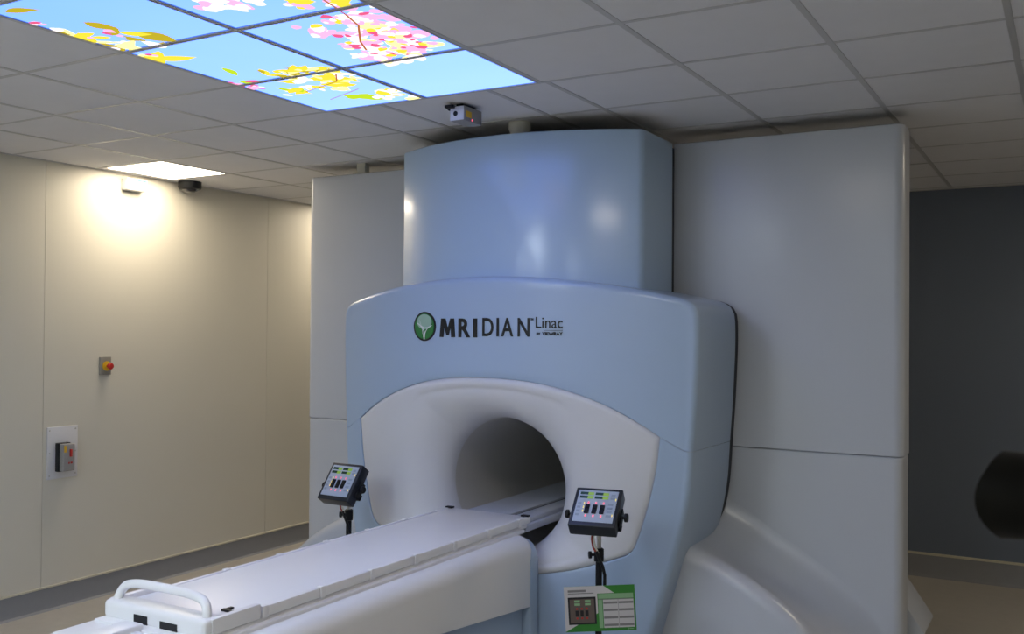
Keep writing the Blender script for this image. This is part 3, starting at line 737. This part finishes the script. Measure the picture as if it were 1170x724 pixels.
# ------------------------------------------------------------------ laser box under the ceiling
LB = root('ceiling_laser', (-2.63, 4.03, CEIL), 'small grey laser box with yellow label under the ceiling, above the blue tower front', 'laser')
lx0, lx1, ly0, ly1, lz0, lz1 = -2.685, -2.605, 3.93, 4.09, CEIL-.086, CEIL-.016
bx('laser_housing', 'greybox', LB, lx0, lx1, ly0, ly1, lz0, lz1, .003)
bx('laser_front', 'white', LB, lx0+.002, lx1-.002, ly0-.003, ly0+.001, lz0+.002, lz1-.002, .001)
k = MB(); k.lathe((-2.652, ly0-.0035, CEIL-.052), (0, -1, 0), [(0, 0), (.012, 0), (.012, .002), (0, .002)], 16); k.build('screw_cap', 'black', LB)
bx('warning_label', 'yellow', LB, lx1-.0005, lx1+.0012, 3.945, 3.995, CEIL-.068, CEIL-.038, 0)
k = MB(); k.box(-2.70, -2.655, 3.90, 3.97, CEIL-.026, CEIL-.012, .003); k.box(-2.665, -2.625, 3.95, 4.07, CEIL-.024, CEIL-.002, .002); k.tube([(-2.70, 3.91, CEIL-.016), (-2.69, 3.93, CEIL-.03), (-2.67, 3.94, CEIL-.022)], .006, 8); k.build('mounting_bracket', 'black', LB)
k = MB(); k.lathe((lx1+.0005, 4.0, CEIL-.076), (1, 0, 0), [(0, 0), (.004, 0), (.004, .002), (0, .002)], 12); k.build('indicator_light', 'laser', LB)

LB.location.x += .085; LB.location.y -= .03

# ------------------------------------------------------------------ dome speaker / camera by the left wall
DM = root('dome_camera', (-5.745, 5.10, CEIL), 'black round dome camera under the ceiling right of the bright lamp', 'dome camera')
MB().lathe((-5.745, 5.10, CEIL-.0), (0, 0, -1), [(0, .0), (.085, .0), (.085, .045), (.078, .056), (.060, .060)], 32).build('dome_base', 'black', DM)
MB().lathe((-5.745, 5.10, CEIL-.058), (0, 0, -1), [(.058, 0), (.052, .012), (.034, .022), (0, .026)], 24).build('dome_glass', 'glass', DM)

# ------------------------------------------------------------------ exit sign
ES = root('exit_sign', (XL, 4.66, ZC+.97), 'small white and green exit sign box on the cream wall under the bright lamp', 'exit sign')
bx('sign_case', 'white', ES, XL, XL+.068, 4.575, 4.745, ZC+.962, ZC+1.045, .004)
bx('sign_face', 'exitw', ES, XL+.067, XL+.071, 4.583, 4.737, ZC+.970, ZC+1.028, .001)
bx('green_edge', 'exitg', ES, XL+.067, XL+.072, 4.583, 4.737, ZC+1.028, ZC+1.040, .001)
k = MB()
X_ = XL+.0715
def ep2(P): k.add([(X_, 4.70+u*.03, ZC+.977+v*.03) for u, v in P], [list(range(len(P)))])
ep2([(.3, .8), (.5, .8), (.5, 1), (.3, 1)]); ep2([(.2, .3), (.5, .35), (.55, .75), (.25, .75)]); ep2([(.0, 0), (.15, 0), (.4, .35), (.25, .4)]); ep2([(.45, .3), (.7, .2), (.8, .0), (.65, 0), (.55, .15), (.35, .3)])
k.build('running_figure', 'exitg', ES, smooth=False)

# ------------------------------------------------------------------ emergency stop and isolator on the left wall
EM = root('emergency_stop', (XL, 4.455, ZC-.285), 'small steel plate with red mushroom button on yellow ring on the cream wall', 'emergency button')
bx('button_plate', 'metalplate', EM, XL, XL+.012, 4.408, 4.500, ZC-.347, ZC-.222, .003)
MB().lathe((XL+.012, 4.462, ZC-.285), (1, 0, 0), [(0, 0), (.034, 0), (.034, .006), (.018, .010), (0, .010)], 24).build('yellow_ring', 'yellow', EM)
MB().lathe((XL+.018, 4.462, ZC-.285), (1, 0, 0), [(.0, 0), (.010, 0), (.010, .025), (.022, .028), (.024, .038), (.018, .048), (0, .052)], 24).build('mushroom_button', 'red', EM)
IS = root('isolator_switch', (XL, 4.13, ZC-.85), 'grey isolator switch box on a white back plate on the cream wall', 'switch box')
bx('back_plate', 'wall' if False else 'white', IS, XL, XL+.008, 4.018, 4.244, ZC-1.023, ZC-.678, .002)
for y in (4.035, 4.227):
    for z in (-1.0, -.85, -.70): k = MB(); k.lathe((XL+.008, y, ZC+z), (1, 0, 0), [(0, 0), (.006, 0), (.005, .002), (0, .002)], 8); k.build('screw_head', 'steel', IS)
bx('switch_base', 'black', IS, XL+.008, XL+.045, 4.075, 4.165, ZC-.975, ZC-.785, .004)
bx('switch_cover', 'greybox', IS, XL+.040, XL+.085, 4.083, 4.170, ZC-.970, ZC-.790, .006)
bx('yellow_label', 'yellow', IS, XL+.0845, XL+.086, 4.088, 4.106, ZC-.845, ZC-.800, 0)
k = MB(); k.box(XL+.084, XL+.098, 4.128, 4.142, ZC-.875, ZC-.825, .003); k.build('red_lever', 'red', IS)
k = MB(); k.box(XL+.0845, XL+.0862, 4.120, 4.130, ZC-.922, ZC-.910); k.box(XL+.0845, XL+.0862, 4.136, 4.150, ZC-.922, ZC-.910); k.build('red_print', 'red', IS, smooth=False)

# ------------------------------------------------------------------ lens of another camera at the right edge, on a tripod out of frame
fc = Vector((-.094+.004, 1.149, ZC-.172))
LN = root('photo_camera', (fc.x+.24, fc.y, 0), 'black camera lens with a petal hood reaching in at the right edge', 'camera')
ax = Vector((1, 0, 0)); u_ = Vector((0, -1, 0)); w_ = Vector((0, 0, 1))
hood = MB(); n_ = 64
def hr(rad, ext, wav):
    out = []
    for k in range(n_):
        t = 2*PI*k/n_; e = ext+wav*math.cos(2*t)
        out.append(fc+ax*e+rad*(math.cos(t)*u_+math.sin(t)*w_))
    return out
hood.grid([hr(.036, .085, 0), hr(.041, .04, 0), hr(.044, .016, -.012), hr(.046, .016, -.012), hr(.045, .045, -.004), hr(.041, .075, 0), hr(.040, .09, 0)], True)
hood.build('lens_hood', 'lens', LN)
MB().lathe(fc, ax, [(0, .088), (.030, .086), (.036, .082), (.038, .09), (.038, .12), (.040, .122), (.040, .155), (.035, .158), (.034, .19)], 48).build('lens_barrel', 'lens', LN)
MB().lathe(fc, ax, [(0, .074), (.015, .076), (.030, .083), (.033, .088)], 32).build('lens_element', 'glass', LN)
cb_ = MB(); cb_.box(fc.x+.188, fc.x+.255, fc.y-.07, fc.y+.07, fc.z-.055, fc.z+.042, .012); cb_.box(fc.x+.19, fc.x+.25, fc.y-.03, fc.y+.03, fc.z+.03, fc.z+.07, .010); cb_.build('camera_body', 'black', LN)
hp_ = MB(); hp_.box(fc.x+.19, fc.x+.25, fc.y-.03, fc.y+.03, fc.z-.085, fc.z-.056, .004); hp_.tube([(fc.x+.22, fc.y, fc.z-.09), (fc.x+.22, fc.y, .75)], .014, 12); hp_.build('tripod_column', 'black', LN)
for a in (.2, 2.3, 4.4):
    MB().tube([(fc.x+.22+.02*math.cos(a), fc.y+.02*math.sin(a), 1.30), (fc.x+.22+.34*math.cos(a), fc.y+.34*math.sin(a), .008)], [.014, .010], 10).build('leg', 'black', LN)
for o in D.objects:
    if '_o' in o: del o['_o']
